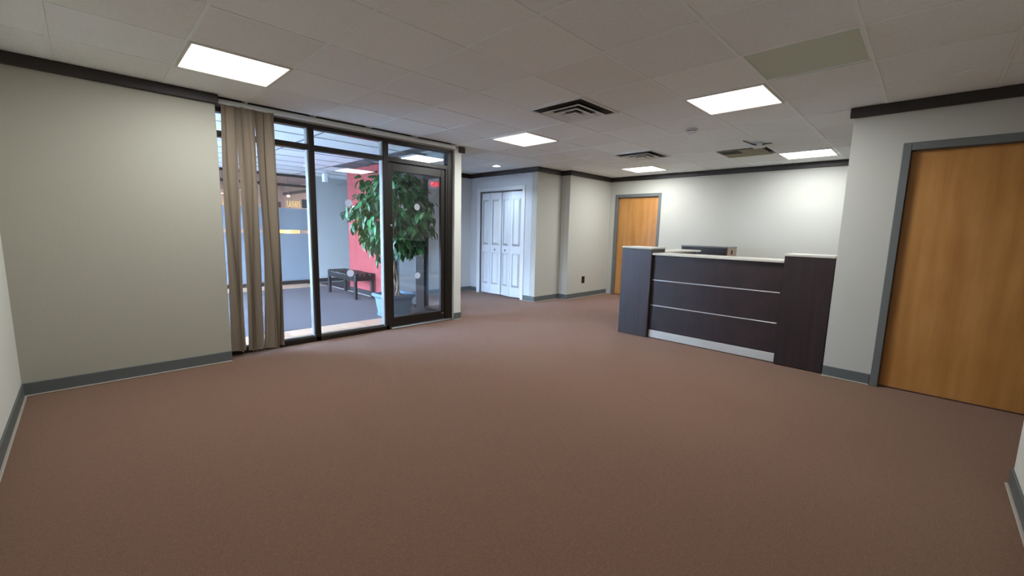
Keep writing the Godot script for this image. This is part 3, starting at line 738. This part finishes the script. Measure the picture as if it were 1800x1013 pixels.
func fittings() -> void:
	var u5 := 0.863 + 0.6205 * 5; var u10 := 0.863 + 0.6205 * 10; var v1 := 0.695 + 0.6125; var v5 := 0.695 + 0.6125 * 5
	var e := 3.05
	led_panel(0.863, v5 - 0.01, "bright square ceiling panel light in front of the cream wall", 2.35)
	led_panel(0.863, v1, "unseen dim ceiling panel added to brighten the near walls", 0.55)  # added lamp above the camera, out of frame, lifts the near walls
	led_panel(u5, v1 + 0.01, "bright square ceiling panel light next to the grey return panel", e)
	led_panel(u5 + 0.02, v5, "bright square ceiling panel light nearest the glass shopfront door", e)
	led_panel(u10, v1 + 0.02, "bright square ceiling panel light close to the back wall above the desk", e)
	led_panel(u10 + 0.02, v5, "bright square ceiling panel light before the rear wooden door", e)
	diffuser_vent(0.863 + 0.6205 * 4, 0.695 + 0.6125 * 3, "stepped square ceiling vent between the two larger panel lights")
	diffuser_vent(0.863 + 0.6205 * 8, 0.695 + 0.6125 * 4, "smaller looking stepped ceiling vent close to the rear panel light")
	# return panel
	var gu := 3.322; var gv := 0.695
	var t := thing("air_return", "grey green return air panel set in the ceiling", "air panel", P(gu, CEIL - 0.004, gv))
	obj("panel", bx(mb(), gu - 0.29, gu + 0.29, CEIL + 0.003, CEIL + 0.012, gv - 0.288, gv + 0.288, 0.002), M.return_panel, t)
	var f := mb()
	for s in [-1.0, 1.0]:
		bx(f, gu - 0.30, gu + 0.30, CEIL - 0.003, CEIL + 0.006, gv + s * 0.294 - 0.006, gv + s * 0.294 + 0.006, 0.002)
		bx(f, gu + s * 0.296 - 0.006, gu + s * 0.296 + 0.006, CEIL - 0.003, CEIL + 0.006, gv - 0.288, gv + 0.288, 0.002)
	obj("frame", f, M.grid, t)
	# return grille of four fields, one of them dark
	var ru := 6.47; var rv := 1.955
	var r := thing("return_grille", "ceiling return grille with three tan fields and one dark field", "air grille", P(ru, CEIL - 0.01, rv))
	var fr := mb()
	for s in [-1.0, 0.0, 1.0]:
		bx(fr, ru - 0.275, ru + 0.275, CEIL - 0.009, CEIL + 0.004, rv + s * 0.264 - 0.009, rv + s * 0.264 + 0.009, 0.002)
		bx(fr, ru + s * 0.264 - 0.009, ru + s * 0.264 + 0.009, CEIL - 0.0085, CEIL + 0.004, rv - 0.26, rv + 0.26, 0.002)
	obj("frame", fr, M.tan, r)
	for a in [-1.0, 1.0]:
		for b in [-1.0, 1.0]:
			var dark: bool = a < 0 and b > 0
			var fd := obj("field", bx(mb(), ru + a * 0.132 - 0.123, ru + a * 0.132 + 0.123, CEIL - (0.002 if dark else 0.006), CEIL + 0.003, rv + b * 0.132 - 0.123, rv + b * 0.132 + 0.123, 0.001), M.vent_dark if dark else M.tan, r)
			if dark: tag(fd, "dark open field")
			var sl := mb()
			for k in 7: bx(sl, ru + a * 0.132 - 0.123, ru + a * 0.132 + 0.123, CEIL - 0.0075, CEIL - 0.002, rv + b * 0.132 - 0.105 + 0.035 * k - 0.002, rv + b * 0.132 - 0.105 + 0.035 * k + 0.002)
			if not dark: obj("slats", sl, M.tan, fd)
	# wireless access point with one antenna
	var ap := thing("access_point", "small white ceiling device with black antenna and stub for its shadow above the desk", "wireless device", P(5.95, CEIL - 0.07, 1.64))
	obj("body", bx(mb(), 5.86, 6.03, CEIL - 0.045, CEIL - 0.003, 1.58, 1.72, 0.012), M.white, ap)
	obj("bracket", bx(mb(), 5.90, 5.99, CEIL - 0.008, CEIL + 0.001, 1.61, 1.69, 0.002), M.grey_edge, ap)
	obj("dark_rod", tube(mb(), [P(5.86, CEIL - 0.03, 1.65), P(5.80, CEIL - 0.028, 1.67), P(5.64, CEIL - 0.006, 1.73)], [0.008, 0.007, 0.005]), M.black, ap)
	obj("dark_rod", tube(mb(), [P(5.88, CEIL - 0.03, 1.585), P(5.89, CEIL - 0.022, 1.565), P(5.95, CEIL - 0.012, 1.50)], [0.008, 0.007, 0.005]), M.black, ap)  # dark stub drawn in place of the shadow beside the device
	# smoke detector
	var sd := thing("smoke_detector", "round white smoke detector on the ceiling", "smoke detector", P(4.72, CEIL - 0.045, 1.975))
	obj("base", lathe(mb(), P(4.72, CEIL - 0.002, 1.975), [Vector2(0.058, 0.0), Vector2(0.062, -0.004), Vector2(0.062, -0.016), Vector2(0.05, -0.017), Vector2(0.0, -0.017)], 28), M.white, sd)
	obj("dark_ring", lathe(mb(), P(4.72, CEIL - 0.019, 1.975), [Vector2(0.046, 0.0), Vector2(0.046, -0.007)], 28), M.black, sd)
	obj("head", lathe(mb(), P(4.72, CEIL - 0.026, 1.975), [Vector2(0.0, 0.001), Vector2(0.05, 0.0), Vector2(0.053, -0.006), Vector2(0.047, -0.016), Vector2(0.03, -0.022), Vector2(0.0, -0.023)], 28), M.white, sd)
	# recessed lamp before the closet
	var rl := thing("recessed_light", "small round recessed downlight before the closet", "ceiling light", P(5.27, CEIL - 0.01, 5.65))
	obj("ring", lathe(mb(), P(5.27, CEIL, 5.65), [Vector2(0.072, 0.0), Vector2(0.095, -0.003), Vector2(0.092, -0.010), Vector2(0.070, -0.006)], 28), M.white, rl)
	obj("lens", lathe(mb(), P(5.27, CEIL - 0.006, 5.65), [Vector2(0.0, 0.0), Vector2(0.074, 0.001), Vector2(0.074, 0.004)], 28), glow(Color(1, 0.98, 0.95), 3.0), rl)
	var sp := SpotLight3D.new(); sp.name = "lamp"; sp.light_color = Color(0.80, 0.90, 1.0); sp.light_energy = 1.5; sp.spot_angle = 65; sp.spot_range = 12; sp.light_size = 0.06; sp.shadow_enabled = true
	sp.position = P(5.27, CEIL - 0.03, 5.65) - rl.position; sp.rotation_degrees = Vector3(-90, 0, 0); rl.add_child(sp)
	# wall outlet
	var o := thing("wall_outlet_plate", "dark brown wall outlet low on the pale wall near the rear door", "outlet", P(7.015, 0.29, 4.904))
	obj("plate", bx(mb(), 6.968, 7.062, 0.290, 0.426, 4.898, 4.906, 0.003), M.outlet, o)
	for y in [0.325, 0.391]: obj("socket", bx(mb(), 6.995, 7.035, y - 0.022, y + 0.022, 4.8955, 4.899, 0.004), M.black, o)
	# exit sign in the recess
	var x := thing("exit_sign", "red lit exit sign on the recess wall seen through the glass door", "exit sign", P(4.85, 2.085, 6.93))
	obj("housing", bx(mb(), 4.735, 4.965, 2.085, 2.235, 6.925, 6.957, 0.006), std(Color(0.8, 0.62, 0.64), 0.5), x)
	var tx := TextMesh.new(); tx.text = "EXIT"; tx.font_size = 64; tx.pixel_size = 0.0017; tx.depth = 0.006
	var sf := SystemFont.new(); sf.font_names = PackedStringArray(["Droid Sans"]); sf.font_weight = 700; tx.font = sf
	put("lettering", tx, glow(Color(1.0, 0.10, 0.14), 1.6), x, Transform3D(Basis(), P(4.85, 2.155, 6.922) - x.position))

# ------------------------------------------------------------------ potted tree behind the glass door
func tree() -> void:
	var cu := 3.175; var cv := 5.60
	var p := thing("potted_tree", "leafy green tree with a braided trunk in a grey blue square planter", "tree", P(cu, 0, cv))
	# planter: tapered square tub with a rolled rim and a foot
	var m := mb()
	var prof := [[0.178, 0.0], [0.186, 0.012], [0.186, 0.040], [0.176, 0.050], [0.205, 0.270], [0.222, 0.285], [0.240, 0.300], [0.240, 0.335], [0.228, 0.343], [0.212, 0.338], [0.205, 0.300]]
	for i in prof.size() - 1:
		for q in 4:
			var b := Basis(Vector3.UP, q * PI / 2)
			var a0: float = prof[i][0]; var a1: float = prof[i + 1][0]; var y0: float = prof[i][1]; var y1: float = prof[i + 1][1]
			var c := P(cu, 0, cv)
			var n := b * Vector3(y1 - y0, a0 - a1, 0).normalized()
			var k := 0.03
			quad(m, c + b * Vector3(a0, y0, -a0 + k), c + b * Vector3(a0, y0, a0 - k), c + b * Vector3(a1, y1, a1 - k), c + b * Vector3(a1, y1, -a1 + k), n)
			var b2 := b * Basis(Vector3.UP, -PI / 2)
			# rounded corner in three facets
			for s in 3:
				var t0 := s * PI / 6; var t1 := (s + 1) * PI / 6
				var f := func(rr: float, yy: float, tt: float) -> Vector3: return c + b * Vector3(rr - k + k * cos(tt), yy, rr - k + k * sin(tt))
				var nd := b * Vector3((y1 - y0) * cos((t0 + t1) / 2), a0 - a1, (y1 - y0) * sin((t0 + t1) / 2)).normalized()
				quad(m, f.call(a0, y0, t0), f.call(a0, y0, t1), f.call(a1, y1, t1), f.call(a1, y1, t0), nd)
	var tub := obj("planter", m, M.pot, p)
	obj("soil", bx(mb(), cu - 0.205, cu + 0.205, 0.27, 0.305, cv - 0.205, cv + 0.205, 0.01), M.soil, tub)
	# trunk: three stems twisted round each other, opening at the foot
	for s in 3:
		var pts := []; var rad := []
		for i in 25:
			var k := i / 24.0
			var a := s * TAU / 3 + k * 5.0
			var r := lerpf(0.075, 0.018, smoothstep(0.0, 0.45, k))
			pts.append(P(cu + 0.02 + cos(a) * r, 0.28 + k * 1.12, cv + sin(a) * r)); rad.append(lerpf(0.017, 0.011, k))
		obj("stem", tube(mb(), pts, rad, 9), M.bark, p)
	# branches, and leaves that hang from their tips
	var crown := Vector3(cu + 0.0, 1.47, -cv)
	var rt := Vector3(0.704, 0.0, 0.71)
	var tips := []
	for i in 136:
		var z := 1.0 - 2.0 * (i + 0.5) / 136.0
		var a := i * 2.39996
		var rr := sqrt(1.0 - z * z)
		var d := Vector3(rr * cos(a), z, rr * sin(a))
		var stretch := Vector3(0.54, 0.65, 0.54) * rng.randf_range(0.68, 1.08)
		if d.y < -0.35: stretch *= 0.9
		tips.append(crown + d * stretch)
	var bm := 0
	for k in range(0, 136, 8):
		var tip: Vector3 = tips[k]
		var root := Vector3(cu + 0.02, clampf(tip.y - 0.25, 1.0, 1.42), -cv)
		var mid := (root + tip) / 2 + Vector3(0, 0.08, 0)
		obj("branch", tube(mb(), [root, mid, tip], [0.010, 0.007, 0.004], 6), M.bark, p)
	var kinds := []
	for v in 4:
		var lm := mb()
		var L := 0.118 + 0.012 * v; var W := 0.032 + 0.004 * (v % 3); var droop := 0.025 + 0.012 * v
		var prev := []
		for i in 7:
			var k := i / 6.0
			var w := W * pow(sin(PI * pow(k, 0.8)), 0.85) if i > 0 and i < 6 else 0.0015
			var zc := L * k; var yc := -droop * k * k - 0.004
			var row := [Vector3(-w, yc + w * 0.35, zc), Vector3(0, yc, zc), Vector3(w, yc + w * 0.35, zc)]
			if i > 0:
				for s in 2:
					var a2: Vector3 = prev[s]; var b2: Vector3 = prev[s + 1]; var c2: Vector3 = row[s + 1]; var d2: Vector3 = row[s]
					var n := (b2 - a2).cross(d2 - a2).normalized()
					if n.length() < 0.5: n = Vector3.UP
					if n.y < 0: n = -n
					quad(lm, a2, b2, c2, d2, n)
			prev = row
		kinds.append(amesh(lm))
	var all := []
	for tip in tips:
		var out: Vector3 = (tip - crown); out.y *= 0.3
		out = out.normalized()
		for j in 9:
			var yaw := rng.randf_range(-1.5, 1.5)
			var dir := out.rotated(Vector3.UP, yaw)
			var pitch := rng.randf_range(0.25, 1.25)
			var f := (dir * cos(pitch) + Vector3.DOWN * sin(pitch)).normalized()
			var up := Vector3.UP + out * 0.35
			var sx := up.cross(f).normalized(); var uy := f.cross(sx).normalized()
			var tw := rng.randf_range(-0.5, 0.5)
			var b := Basis(sx, uy, f) * Basis(Vector3.BACK, tw)
			var pos: Vector3 = tip + Vector3(rng.randf_range(-0.06, 0.06), rng.randf_range(-0.05, 0.07), rng.randf_range(-0.06, 0.06))
			all.append([pos.distance_to(Vector3(0, 1.306, 0)), Transform3D(b.scaled_local(Vector3.ONE * rng.randf_range(0.8, 1.15)), pos - p.position), rng.randi() % 4])
	all.sort_custom(func(a, b): return a[0] < b[0])
	for i in mini(300, all.size()):
		put("leaf", kinds[all[i][2]], M.leaf[[0, 1, 2, 1, 0, 3][rng.randi() % 6]], p, all[i][1])
	var rest := mb()
	for i in range(300, all.size()):
		var src: Mesh = kinds[all[i][2]]
		var arr := src.surface_get_arrays(0); var x: Transform3D = all[i][1]
		for q in arr[Mesh.ARRAY_VERTEX].size():
			rest.v.append(x * arr[Mesh.ARRAY_VERTEX][q] + p.position); rest.n.append((x.basis * arr[Mesh.ARRAY_NORMAL][q]).normalized()); rest.t.append(Vector2.ZERO)
	if rest.v.size():
		tag(obj("inner_leaves", rest, M.leaf[0], p), "", "", "", "stuff")
